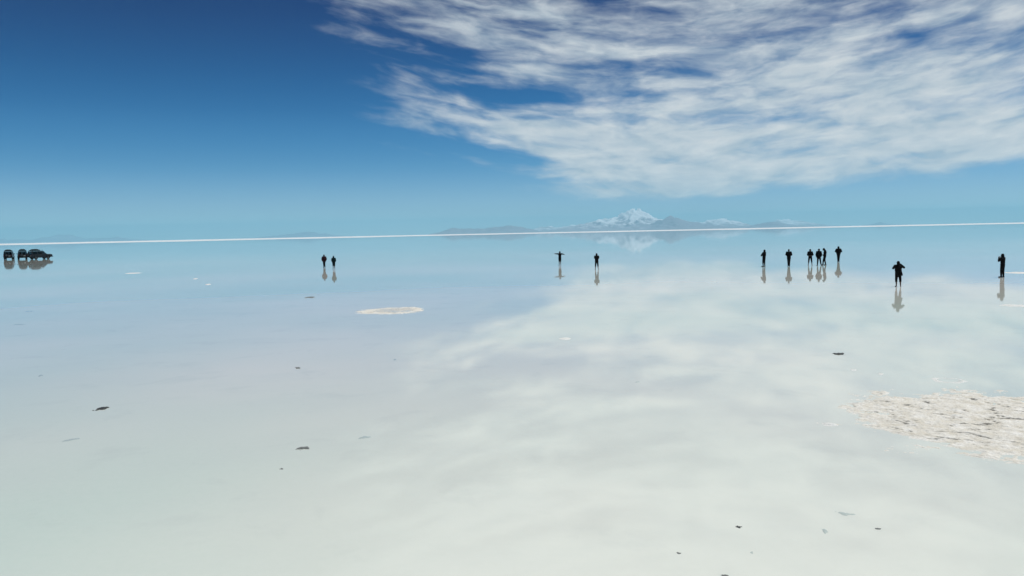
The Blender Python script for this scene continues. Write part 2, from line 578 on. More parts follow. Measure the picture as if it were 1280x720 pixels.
def crust_fn(sx, sy, seed, height=0.05, ring=0.0, streak=1.0, cracks=1.0, ragged=0.35, fs=1.0, ring_floor=0.25):
    def fn(X, Y):
        u, v = X / (sx * 0.5), Y / (sy * 0.5)
        r = np.sqrt(u * u + v * v)
        edge = 0.80 + ragged * fbm(X * 1.1 / max(.4, sx * .25) + seed, Y * 1.1 / max(.4, sy * .25) + seed, 5, 0.6)
        body = np.clip((edge - r) / 0.5, -1, 0.75)
        if ring:
            body = np.minimum(body, np.clip((r - edge * (1 - ring)) / (ring * .6), -0.4, 1) * 0.7 + ring_floor)
        n1 = fbm(X * 1.4 * fs + seed, Y * 2.4 * fs, 6, 0.62)
        n2 = fbm(X * 9 * fs + seed, Y * 12 * fs + 4, 3, 0.6)
        ang = -0.12
        a, b = X * math.cos(ang) + Y * math.sin(ang), -X * math.sin(ang) + Y * math.cos(ang)
        b = b + 0.25 * fbm(X * 0.9 + seed, Y * 0.9 + 8, 3)
        line = 1 - np.abs(gnoise(a * 0.7 * fs + seed, b * 2.3 * fs * streak + seed)) * 6
        brk = fbm(a * 1.1 * fs + 20, b * 3 * fs + seed, 3)
        mud = np.clip(line - 0.45, 0, 1) * np.clip(brk * 4 + 0.45 + n2 * 1.5, 0, 1) * 1.9 * cracks
        mud = np.clip(mud * np.clip(0.6 + n2 * 2.4, 0.0, 1.2), 0, 1) * np.clip(body * 4, 0, 1)
        if ring:
            mud = np.clip(mud + 0.30 * np.clip((edge * (1 - ring) - r) * 8, 0, 1) * (0.7 + n1), 0, 1)
        Z = height * (body * 1.15 + n1 * 0.75 + n2 * 0.40) - mud * height * 0.55
        return Z, mud
    return fn


def salt_patch(px, py, wpx, hpx, label, seed, name='salt_crust', res=0.03, mat=None, **kw):
    mat = mat or M_WHITE
    c = at(px, py)
    far, near = at(px, py - hpx / 2), at(px, py + hpx / 2)
    dist = c.length
    sx = wpx * dist / F_PX
    sy = (far - near).length
    kw.setdefault('height', 0.05)
    cy = (far.y + near.y) / 2
    o = heightfield(name, c.x, cy, sx * 1.25, sy * 1.25, res, crust_fn(sx, sy, seed, **kw), mat)
    o.rotation_euler.z = -math.atan2(c.x, c.y) * 0.8
    return tag(o, label, 'salt crust', 'salt crusts standing out of the water')


salt_patch(1276, 536, 345, 100, 'wide rough beige salt crust with dark cracks at the right edge of the flat', 3.1, res=0.018, mat=M_SALT, height=0.055, cracks=1.7, ragged=0.60)
salt_patch(490, 388.5, 94, 9.6, 'pale oval salt crust with a raised white rim, left of the reflected cloud', 8.4, res=0.03, height=0.05, mat=M_SALT, ring=0.24, cracks=1.0, ragged=0.34, ring_floor=0.40)
salt_patch(1187, 475.5, 40, 8, 'small thin ring of white salt just behind the wide rough crust', 1.7, res=0.014, height=0.020, ring=0.18, cracks=0.3, ragged=0.12, fs=2)
salt_patch(1037, 530.5, 24, 5, 'small strip of white salt left of the wide rough crust', 5.5, res=0.012, height=0.022, cracks=0.0, ragged=0.5, fs=3)
salt_patch(706, 423.5, 17, 3.6, 'small white salt fleck in the middle of the reflected cloud', 9.2, res=0.02, height=0.018, cracks=0.0, ragged=0.5, fs=2)
salt_patch(1268, 382, 30, 3.0, 'strip of white salt below the person at the far right', 2.4, res=0.025, height=0.025, cracks=0.2, ragged=0.5, fs=2)
salt_patch(1276, 341, 34, 2.4, 'bright strip of salt beside the feet of the person at the far right', 6.6, res=0.05, height=0.035, cracks=0.0, ragged=0.4)
salt_patch(166, 341.5, 20, 1.3, 'thin white salt strip right of the parked cars', 7.3, res=0.06, height=0.03, cracks=0.0, ragged=0.5)
salt_patch(244, 348.5, 6, 1.3, 'tiny white salt fleck between the cars and the walking pair, farther of two', 4.8, res=0.05, height=0.03, cracks=0.0, ragged=0.4)
salt_patch(260, 355.5, 7, 1.5, 'tiny white salt fleck between the cars and the walking pair, nearer of two', 3.6, res=0.05, height=0.03, cracks=0.0, ragged=0.4)
salt_patch(1101, 467.5, 7, 2.4, 'tiny salt fleck left of the small salt ring', 5.1, res=0.012, height=0.012, cracks=0.4, ragged=0.4, fs=4)
salt_patch(1067, 462.5, 8, 2.2, 'tiny pinkish salt fleck below the long dark clod on the right', 6.9, res=0.012, height=0.010, cracks=0.2, ragged=0.4, fs=4)


def clod_material(name, c, rough=0.7, ior=1.3):
    m, n, b, out = material(name)
    tc = n.node('ShaderNodeTexCoord').outputs['Object']
    f = n.noise(tc, 14.0, 5.0, 0.65)
    n.put(b.inputs['Base Color'], n.mix(f, tuple(v * 0.75 for v in c), tuple(v * 1.25 for v in c)))
    b.inputs['Roughness'].default_value = rough
    b.inputs['IOR'].default_value = ior
    return m


M_DARK = clod_material('dark_wet_mud', (0.045, 0.050, 0.052))
M_GREY = clod_material('grey_silt', (0.16, 0.17, 0.165))
M_FAINT = clod_material('pale_silt', (0.44, 0.50, 0.47), 0.03, 1.38)


def clod(px, py, wpx, hpx, label, mat, seed):
    c = at(px, py)
    far, near = at(px, py - hpx / 2), at(px, py + hpx / 2)
    sx = wpx * 0.95 * c.length / F_PX
    sy = (far - near).length * 0.8

    def fn(X, Y):
        u, v = X / (sx * 0.5), Y / (sy * 0.5)
        v = v - 0.25 * np.sin(u * 2.1 + seed)
        r = np.sqrt(u * u + v * v) * (1 + 0.10 * u)
        edge = 0.66 + 0.85 * fbm(u * 1.3 + seed, v * 1.1 - seed, 5, 0.62)
        body = np.clip((edge - r) / 0.5, -1, 1)
        Z = min(0.006 if mat is M_FAINT else 0.03, sx * 0.07) * (np.minimum(body, 0.6) * 1.5 + 0.35 * fbm(u * 3 + seed, v * 3, 3))
        return Z, np.zeros_like(Z)
    res = max(sx, sy) / 46
    o = heightfield('mud_clod', c.x, c.y, sx * 1.4, sy * 1.4, res, fn, mat, keep=-0.001)
    o.rotation_euler.z = -math.atan2(c.x, c.y)
    return tag(o, label, 'clod', 'dark clods lying in the shallow water')


CLODS = [
    (128, 511, 22, 4.6, 'long blackish clod alone on the left side of the water', M_DARK),
    (381, 561, 22, 7, 'grey lumpy clod, largest in the lower left of the water', M_GREY),
    (352, 586, 6, 3, 'tiny dark speck below and left of the grey lumpy clod', M_GREY),
    (923.5, 658.5, 11, 4.6, 'small sharp black clod near the bottom right of the water', M_DARK),
    (1050, 442.5, 20, 4.0, 'long dark clod on the right, behind the wide salt crust', M_DARK),
    (388, 372.0, 18, 2.4, 'thin grey streak of mud below the walking pair', M_GREY),
    (373, 460, 10, 3.4, 'small dark slanted clod left of centre', M_GREY),
    (849, 691.5, 8, 4.0, 'small brownish speck at the bottom, left of the sharp black clod', M_GREY),
    (1098, 661, 12, 3.0, 'small grey sliver at the bottom right below the wide salt crust', M_GREY),
    (456, 547, 22, 5, 'faint pale grey patch of silt right of the grey lumpy clod', M_FAINT),
    (494, 450, 6, 3, 'tiny grey speck below the pale oval salt crust', M_FAINT),
    (25, 405.5, 14, 2, 'thin faint streak of silt at the left edge, nearer of two', M_FAINT),
    (37, 389, 12, 1.8, 'thin faint streak of silt at the left edge, farther of two', M_FAINT),
    (797, 477.5, 9, 2.2, 'tiny grey speck in the reflected cloud right of centre', M_FAINT),
    (90, 550, 26, 5, 'broad faint patch of silt below the long blackish clod', M_FAINT),
    (940, 691, 6, 5, 'faint round spot of silt below the sharp black clod', M_FAINT),
    (1031, 664, 12, 8, 'faint round spot of silt right of the sharp black clod', M_FAINT),
    (1058, 642, 26, 6, 'faint long patch of silt above the grey sliver at bottom right', M_FAINT),
    (906, 719.5, 14, 4, 'grey clod cut by the bottom edge of the photo', M_GREY),
    (51, 470, 6, 4, 'tiny faint speck of silt near the left edge', M_FAINT),
]
for i, (px, py, w, h, lab, mat) in enumerate(CLODS):
    clod(px, py, w, h, lab, mat, 1.37 * i + 0.4)

# ------------------------------------------------------------------ people
CLOTH = {}


def cloth(c):
    if c not in CLOTH:
        CLOTH[c] = simple('cloth', c, 0.95, 0.08, var=0.35, scale=30, bump=0.4)
    return CLOTH[c]


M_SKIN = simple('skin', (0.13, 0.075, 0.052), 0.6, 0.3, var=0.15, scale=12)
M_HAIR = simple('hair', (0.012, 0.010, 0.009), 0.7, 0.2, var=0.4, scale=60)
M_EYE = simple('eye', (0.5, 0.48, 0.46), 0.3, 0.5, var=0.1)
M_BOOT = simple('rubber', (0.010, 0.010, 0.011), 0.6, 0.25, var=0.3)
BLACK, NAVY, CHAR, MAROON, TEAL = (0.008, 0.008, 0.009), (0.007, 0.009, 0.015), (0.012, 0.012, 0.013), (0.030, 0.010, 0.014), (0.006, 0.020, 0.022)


def ball(bm, c, r, sc=(1, 1, 1), rot=None, seg=16):
    m = Matrix.Translation(c) @ (rot or Matrix.Identity(4)) @ Matrix.Diagonal((r * sc[0], r * sc[1], r * sc[2], 1))
    bmesh.ops.create_uvsphere(bm, u_segments=seg, v_segments=seg // 2 + 2, radius=1, matrix=m)


def limb(bm, a, b, ra, rb, seg=14, flat=1.0):
    """tapered capsule; flat < 1 makes its section an ellipse thinner front to back"""
    a, b = Vector(a), Vector(b)
    d = b - a
    if d.length < 1e-5:
        return
    q = d.to_track_quat('Z', 'Y').to_matrix().to_4x4()
    m = Matrix.Translation((a + b) / 2) @ q
    bmesh.ops.create_cone(bm, cap_ends=True, segments=seg, radius1=ra, radius2=rb, depth=d.length, matrix=m)
    ball(bm, a, ra, seg=seg)
    ball(bm, b, rb, seg=seg)


def fuse(name, bm, mat, parent, voxel, smooth=4):
    """the overlapping pieces become one continuous surface"""
    me = bpy.data.meshes.new(name)
    bmesh.ops.recalc_face_normals(bm, faces=bm.faces)
    bm.to_mesh(me)
    bm.free()
    o = link(name, me)
    r = o.modifiers.new('r', 'REMESH')
    r.mode = 'VOXEL'
    r.voxel_size = voxel
    s = o.modifiers.new('s', 'SMOOTH')
    s.factor = 0.5
    s.iterations = smooth
    dg = bpy.context.evaluated_depsgraph_get()
    me2 = bpy.data.meshes.new_from_object(o.evaluated_get(dg))
    bpy.data.objects.remove(o)
    bpy.data.meshes.remove(me)
    me2.name = name
    me2.materials.clear()
    me2.materials.append(mat)
    me2.polygons.foreach_set('use_smooth', [True] * len(me2.polygons))
    return link(name, me2, parent)


def hand(bm, wrist, dirv, palm_n, thumb_side, curl):
    """palm, four unequal fingers bent at the knuckles, thumb from the side of the palm"""
    d = Vector(dirv).normalized()
    nrm = Vector(palm_n)
    nrm = (nrm - d * nrm.dot(d)).normalized()
    s = d.cross(nrm).normalized() * thumb_side
    w = Vector(wrist)
    limb(bm, w, w + d * 0.085, 0.024, 0.028)
    for k in (-1, 0, 1):
        limb(bm, w + d * 0.03 + s * 0.012 * k, w + d * 0.088 + s * 0.022 * k, 0.016, 0.015, 10)
    for k, ln in enumerate((0.072, 0.082, 0.077, 0.060)):
        off = s * (0.033 - 0.022 * k)
        p = w + d * 0.088 + off
        ang = curl * (0.55 + 0.1 * k)
        v = d
        for j, fr in enumerate((0.45, 0.31, 0.24)):
            v = (d * math.cos(ang * (j + 1)) + nrm * math.sin(ang * (j + 1))).normalized()
            q = p + v * ln * fr
            limb(bm, p, q, 0.0095 - 0.0008 * j, 0.0090 - 0.0008 * j, 8)
            p = q
    t0 = w + d * 0.030 + s * 0.022
    t1 = t0 + (d * 0.7 + s * 0.75 + nrm * 0.3).normalized() * 0.040
    t2 = t1 + (d * 0.9 + s * 0.25 + nrm * 0.4).normalized() * 0.030
    limb(bm, t0, t1, 0.013, 0.011, 8)
    limb(bm, t1, t2, 0.011, 0.009, 8)


STAND = dict(foot=((-0.11, 0.0), (0.11, 0.02)), knee=((-0.10, 0.03), (0.10, 0.04)),
             elbow=((-0.29, -0.06, 1.10), (0.29, -0.06, 1.10)), wrist=((-0.30, 0.06, 0.86), (0.30, 0.06, 0.86)),
             lean=(0.0, 0.0), head=(0.0, 0.0), bulk=1.0, hem=0.78, leg_end=0.08, jacket=BLACK, trousers=BLACK, top='hair', curl=0.5,
             shoe=True, hem_flare=0.0, shoulder=0.185, sleeve=1.0, crouch=0.0)


def person(px, py, face_deg, label, height=1.72, **kw):
    """local frame: x to the person's right, y forward, z up; built at 1.72 m then scaled"""
    P = dict(STAND)
    P.update(kw)
    c = at(px, py)
    # face_deg: 0 faces away from the camera, 90 faces left in the picture
    rz = -math.atan2(c.x, c.y) + R(face_deg)
    root = empty('person', c, rz)
    k = height / 1.72
    root.scale = (k, k, k)
    tag(root, label, 'person', 'people standing in the shallow water')
    lx, ly = P['lean']
    b = P['bulk']

    def tz(z):                                                       # a spine point moved by the lean
        f = max(0.0, z - 0.92) / 0.6
        return Vector((lx * f, ly * f, z))
    hips = [Vector((sx * 0.085, 0, 0.92)) for sx in (-1, 1)]
    knees = [Vector((*P['knee'][i], 0.50)) for i in (0, 1)]
    ankles = [Vector((*P['foot'][i], 0.085)) for i in (0, 1)]
    sh = [tz(1.42) + Vector((sx * P['shoulder'], 0, 0)) for sx in (-1, 1)]
    el = [Vector(v) for v in P['elbow']]
    wr = [Vector(v) for v in P['wrist']]
    hx, hy = P['head']
    neck = tz(1.47)
    hc = tz(1.60) + Vector((hx, hy + 0.02, 0))
    # --- body: one continuous surface
    bm = bmesh.new()
    ball(bm, tz(0.95), 0.15, (1.05, 0.75, 0.85))
    ball(bm, tz(1.12), 0.14, (1.0, 0.72, 1.2))
    ball(bm, tz(1.31), 0.17, (1.0, 0.68, 1.0))
    limb(bm, tz(1.36), neck, 0.09, 0.058)
    limb(bm, neck, hc + Vector((0, -0.01, -0.04)), 0.056, 0.054)
    ball(bm, hc + Vector((0, 0, 0.015)), 0.105, (0.74, 0.92, 1.0))   # skull
    ball(bm, hc + Vector((0, 0.035, -0.055)), 0.066, (0.82, 0.85, 0.95))   # jaw
    limb(bm, hc + Vector((0, 0.092, 0.012)), hc + Vector((0, 0.112, -0.022)), 0.009, 0.015, 8)   # nose
    limb(bm, hc + Vector((-0.02, 0.088, -0.062)), hc + Vector((0.02, 0.088, -0.062)), 0.008, 0.008, 8)   # lips
    limb(bm, hc + Vector((-0.035, 0.080, 0.028)), hc + Vector((0.035, 0.080, 0.028)), 0.010, 0.010, 8)   # brow
    for sx in (-1, 1):
        ball(bm, hc + Vector((sx * 0.079, -0.005, -0.005)), 0.03, (0.3, 0.6, 1.0))   # ear
    for i, sx in enumerate((-1, 1)):
        limb(bm, tz(1.40) + Vector((sx * 0.08, 0, 0)), sh[i], 0.075, 0.062)
        limb(bm, sh[i], el[i], 0.056, 0.042)
        limb(bm, el[i], wr[i], 0.043, 0.027)
        d = (wr[i] - el[i]).normalized()
        inward = Vector((-sx, 0.3, 0))
        if abs(inward.normalized().dot(d)) > 0.9:
            inward = Vector((0, 1, 0.2))
        hand(bm, wr[i], d, inward, 1 if sx < 0 else -1, P['curl'])
        limb(bm, hips[i], knees[i], 0.088, 0.058)
        limb(bm, knees[i], knees[i].lerp(ankles[i], 0.4) + Vector((0, -0.018, 0)), 0.056, 0.056)
        limb(bm, knees[i].lerp(ankles[i], 0.4) + Vector((0, -0.018, 0)), ankles[i], 0.055, 0.036)
        out = sx * 0.25
        f = Vector((out, 1, 0)).normalized()
        limb(bm, ankles[i] + Vector((0, -0.03, -0.045)), ankles[i] + f * 0.13 + Vector((0, 0, -0.052)), 0.036, 0.030)
        limb(bm, ankles[i], ankles[i] + f * 0.05 + Vector((0, 0, -0.04)), 0.036, 0.036)
        ball(bm, ankles[i] + f * 0.15 + Vector((0, 0, -0.06)), 0.030, (1.2, 1.2, 0.8))
    fuse('body', bm, M_SKIN, root, 0.0085, 3)
    for sx in (-1, 1):
        bm = bmesh.new()
        ball(bm, hc + Vector((sx * 0.032, 0.083, 0.006)), 0.0125, seg=10)
        from_bm('eye', bm, M_EYE, root)
    # --- jacket
    bm = bmesh.new()
    j = 0.024 * b
    hem = P['hem']
    ball(bm, tz(1.31), 0.18, (1.04 * b, 0.78 * b, 1.0))
    ball(bm, tz(1.14), 0.165, (1.02 * b, 0.80 * b, 1.15))
    fl = P['hem_flare']
    for z in np.linspace(1.12, hem + 0.05, 6):
        g = (1.12 - z) / 0.3
        ball(bm, tz(z) + Vector((fl * 0.3 * g, 0, 0)), 0.16, ((1.02 + abs(fl) * g) * b, 0.80 * b, 0.40))
    limb(bm, tz(1.40), neck + Vector((0, 0, 0.015)), 0.10, 0.072)
    for i, sx in enumerate((-1, 1)):
        limb(bm, tz(1.40) + Vector((sx * 0.06, 0, 0)), sh[i] * 1.0, 0.085 + j * 0.3, 0.068 + j * 0.5)
        limb(bm, sh[i], el[i], 0.062 + j, 0.052 + j * 0.8)
        limb(bm, el[i], el[i].lerp(wr[i], P['sleeve'] * 0.97), 0.052 + j * 0.8, 0.036 + j * 0.5)
    if P['top'] == 'hood':
        ball(bm, hc + Vector((0, -0.025, 0.020)), 0.128, (0.86, 0.93, 1.06))
        ball(bm, hc + Vector((0, -0.02, 0.10)), 0.06, (0.8, 1.0, 0.9))
        limb(bm, neck, hc + Vector((0, -0.04, -0.02)), 0.105, 0.100)
    fuse('jacket', bm, cloth(P['jacket']), root, 0.014, 5)
    # --- trousers
    bm = bmesh.new()
    ball(bm, tz(0.95), 0.165, (1.05 * min(b, 1.15), 0.82 * b, 0.8))
    for i in (0, 1):
        hip = hips[i]
        limb(bm, hip, knees[i], 0.098 + j * 0.5, 0.070 + j * 0.4)
        e = P['leg_end']
        t = (0.50 - e) / (0.50 - 0.085)
        limb(bm, knees[i], knees[i].lerp(ankles[i], t * 0.93), 0.070 + j * 0.4, (0.052 if t > .8 else 0.066) + j * 0.3)
    fuse('trousers', bm, cloth(P['trousers']), root, 0.014, 4)
    # --- shoes, hair or hat
    if P['shoe']:
        for i, sx in enumerate((-1, 1)):
            f = Vector((sx * 0.25, 1, 0)).normalized()
            bm = bmesh.new()
            limb(bm, ankles[i] + Vector((0, -0.035, -0.036)), ankles[i] + f * 0.15 + Vector((0, 0, -0.046)), 0.045, 0.040)
            limb(bm, ankles[i] + Vector((0, -0.01, 0.06)), ankles[i] + Vector((0, -0.01, -0.03)), 0.050, 0.048)
            fuse('shoe', bm, M_BOOT, root, 0.012, 3)
    if P['top'] in ('hair', 'long_hair'):
        bm = bmesh.new()
        ball(bm, hc + Vector((0, -0.020, 0.030)), 0.110, (0.80, 0.90, 0.98))
        if P['top'] == 'long_hair':
            limb(bm, hc + Vector((0, -0.06, 0.02)), hc + Vector((0, -0.085, -0.16)), 0.080, 0.055)
        fuse('hair', bm, M_HAIR, root, 0.012, 3)
    elif P['top'] == 'cap':
        bm = bmesh.new()
        ball(bm, hc + Vector((0, -0.008, 0.045)), 0.112, (0.82, 0.93, 0.80))
        ball(bm, hc + Vector((0, 0.105, 0.050)), 0.07, (0.9, 0.9, 0.13))
        fuse('cap', bm, cloth(BLACK), root, 0.012, 3)
    return root


def ankle_in_water(py):
    return py


# the pair at the left
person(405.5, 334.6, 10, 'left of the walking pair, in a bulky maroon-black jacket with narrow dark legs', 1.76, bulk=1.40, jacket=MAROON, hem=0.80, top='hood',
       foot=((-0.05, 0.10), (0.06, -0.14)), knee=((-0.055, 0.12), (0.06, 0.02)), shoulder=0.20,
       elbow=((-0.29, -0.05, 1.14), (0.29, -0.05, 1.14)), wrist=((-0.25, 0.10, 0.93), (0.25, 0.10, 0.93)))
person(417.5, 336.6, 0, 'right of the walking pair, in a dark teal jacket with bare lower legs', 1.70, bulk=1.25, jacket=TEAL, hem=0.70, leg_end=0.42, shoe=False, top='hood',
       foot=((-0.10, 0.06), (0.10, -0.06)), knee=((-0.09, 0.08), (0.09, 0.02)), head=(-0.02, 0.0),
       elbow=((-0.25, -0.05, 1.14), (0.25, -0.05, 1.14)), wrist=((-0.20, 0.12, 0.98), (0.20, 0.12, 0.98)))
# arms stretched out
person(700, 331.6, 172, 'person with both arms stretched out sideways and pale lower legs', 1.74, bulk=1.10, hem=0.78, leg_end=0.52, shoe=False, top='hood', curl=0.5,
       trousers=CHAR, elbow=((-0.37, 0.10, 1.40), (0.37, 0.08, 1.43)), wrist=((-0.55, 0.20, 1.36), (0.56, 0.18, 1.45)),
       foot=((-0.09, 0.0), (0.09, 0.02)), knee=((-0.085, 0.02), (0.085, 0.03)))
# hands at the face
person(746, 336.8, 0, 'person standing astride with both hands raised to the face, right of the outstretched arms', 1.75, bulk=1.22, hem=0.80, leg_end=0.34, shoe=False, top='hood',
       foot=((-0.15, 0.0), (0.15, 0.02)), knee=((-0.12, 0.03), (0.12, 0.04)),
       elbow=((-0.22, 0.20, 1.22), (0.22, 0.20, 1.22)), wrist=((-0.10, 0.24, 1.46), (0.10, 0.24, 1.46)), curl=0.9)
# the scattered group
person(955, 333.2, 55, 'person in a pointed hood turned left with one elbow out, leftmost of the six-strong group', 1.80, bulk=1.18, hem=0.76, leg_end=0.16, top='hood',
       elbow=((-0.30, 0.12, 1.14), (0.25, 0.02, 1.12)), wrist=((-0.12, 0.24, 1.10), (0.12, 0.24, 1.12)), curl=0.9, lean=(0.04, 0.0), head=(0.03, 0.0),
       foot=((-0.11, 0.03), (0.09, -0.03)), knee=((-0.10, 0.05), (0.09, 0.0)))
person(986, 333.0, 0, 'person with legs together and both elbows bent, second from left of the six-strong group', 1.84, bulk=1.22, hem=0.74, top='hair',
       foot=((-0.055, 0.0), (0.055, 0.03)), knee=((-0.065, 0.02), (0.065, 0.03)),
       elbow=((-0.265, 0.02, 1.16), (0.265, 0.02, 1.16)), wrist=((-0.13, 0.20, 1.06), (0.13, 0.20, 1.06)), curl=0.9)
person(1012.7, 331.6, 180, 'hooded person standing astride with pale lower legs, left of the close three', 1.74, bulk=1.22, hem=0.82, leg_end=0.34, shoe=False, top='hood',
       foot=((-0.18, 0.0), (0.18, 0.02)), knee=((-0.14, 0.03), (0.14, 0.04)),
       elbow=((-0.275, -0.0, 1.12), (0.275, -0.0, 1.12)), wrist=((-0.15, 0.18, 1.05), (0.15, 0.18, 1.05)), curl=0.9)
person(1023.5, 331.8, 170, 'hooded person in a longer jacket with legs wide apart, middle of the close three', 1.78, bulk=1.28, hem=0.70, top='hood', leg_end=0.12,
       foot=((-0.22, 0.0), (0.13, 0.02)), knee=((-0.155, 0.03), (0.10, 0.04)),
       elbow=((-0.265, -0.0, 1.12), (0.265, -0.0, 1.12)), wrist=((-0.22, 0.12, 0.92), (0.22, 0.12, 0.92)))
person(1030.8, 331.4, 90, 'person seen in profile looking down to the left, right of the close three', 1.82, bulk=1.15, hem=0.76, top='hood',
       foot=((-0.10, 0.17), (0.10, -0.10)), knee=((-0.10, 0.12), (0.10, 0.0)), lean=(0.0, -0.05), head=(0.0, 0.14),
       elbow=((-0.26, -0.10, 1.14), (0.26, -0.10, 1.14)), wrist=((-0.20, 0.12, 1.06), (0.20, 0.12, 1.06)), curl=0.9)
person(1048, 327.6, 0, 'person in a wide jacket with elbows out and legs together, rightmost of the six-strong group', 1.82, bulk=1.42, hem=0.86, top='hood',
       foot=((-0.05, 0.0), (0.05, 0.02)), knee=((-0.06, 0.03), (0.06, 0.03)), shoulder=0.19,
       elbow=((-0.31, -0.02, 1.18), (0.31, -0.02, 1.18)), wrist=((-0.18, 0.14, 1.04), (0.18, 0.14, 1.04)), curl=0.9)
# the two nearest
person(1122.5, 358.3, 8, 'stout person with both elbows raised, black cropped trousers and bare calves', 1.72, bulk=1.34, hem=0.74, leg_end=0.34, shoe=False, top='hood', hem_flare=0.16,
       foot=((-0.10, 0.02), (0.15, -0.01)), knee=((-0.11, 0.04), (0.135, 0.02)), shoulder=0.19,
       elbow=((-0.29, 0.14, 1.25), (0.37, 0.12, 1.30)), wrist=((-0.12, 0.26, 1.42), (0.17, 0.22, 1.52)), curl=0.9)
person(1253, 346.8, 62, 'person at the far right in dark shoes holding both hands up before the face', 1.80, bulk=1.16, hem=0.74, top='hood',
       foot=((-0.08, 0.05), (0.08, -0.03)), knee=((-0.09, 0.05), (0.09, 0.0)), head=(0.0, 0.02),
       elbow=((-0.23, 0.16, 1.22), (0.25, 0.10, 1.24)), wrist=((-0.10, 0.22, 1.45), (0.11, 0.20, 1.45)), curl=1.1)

# ------------------------------------------------------------------ off-road cars
M_PAINT = simple('dark_paint', (0.010, 0.011, 0.014), 0.35, 0.4, var=0.15, scale=4)
M_PAINT_B = simple('dark_blue_paint', (0.010, 0.013, 0.022), 0.35, 0.4, var=0.15, scale=4)
M_TYRE = simple('tyre_rubber', (0.012, 0.012, 0.012), 0.9, 0.15, var=0.3, scale=20)
M_RIM = simple('alloy', (0.10, 0.10, 0.105), 0.4, 0.5, 0.8, var=0.1)
M_TRIM = simple('black_trim', (0.012, 0.012, 0.013), 0.8, 0.2, var=0.3, scale=20)
M_LAMP = simple('lamp_glass', (0.55, 0.57, 0.58), 0.15, 0.6, var=0.1)
M_RED = simple('red_lamp', (0.10, 0.006, 0.006), 0.2, 0.5, var=0.1)
M_CANVAS = simple('dark_tarpaulin', (0.012, 0.015, 0.017), 0.9, 0.1, var=0.4, scale=8, bump=0.4)
M_PLATE = simple('number_plate', (0.5, 0.5, 0.48), 0.5, 0.3, var=0.05)


def glass():
    m, n, b, out = material('car_glass')
    b.inputs['Base Color'].default_value = (0.22, 0.26, 0.28, 1)
    b.inputs['Transmission Weight'].default_value = 1.0
    b.inputs['Roughness'].default_value = 0.0
    b.inputs['IOR'].default_value = 1.1
    return m


M_GLASS = glass()


def box(bm, c, s, taper=None):
    r = bmesh.ops.create_cube(bm, size=1, matrix=Matrix.Translation(c) @ Matrix.Diagonal((*s, 1)))
    return r['verts']


def bevelled(name, bm, mat, parent, w=0.03):
    o = from_bm(name, bm, mat, parent, smooth=False)
    md = o.modifiers.new('b', 'BEVEL')
    md.width = w
    md.segments = 2
    md.limit_method = 'ANGLE'
    md.angle_limit = R(35)
    return o


def strip(bm, pts, r):
    for a, b_ in zip(pts[:-1], pts[1:]):
        limb(bm, a, b_, r, r, 8)


def quad_slab(bm, ps, t):
    """four points and a thickness"""
    ps = [Vector(p) for p in ps]
    nrm = (ps[1] - ps[0]).cross(ps[3] - ps[0]).normalized() * t
    v = [bm.verts.new(p - nrm / 2) for p in ps] + [bm.verts.new(p + nrm / 2) for p in ps]
    for f in ((0, 1, 2, 3), (7, 6, 5, 4), (0, 4, 5, 1), (1, 5, 6, 2), (2, 6, 7, 3), (3, 7, 4, 0)):
        bm.faces.new([v[i] for i in f])


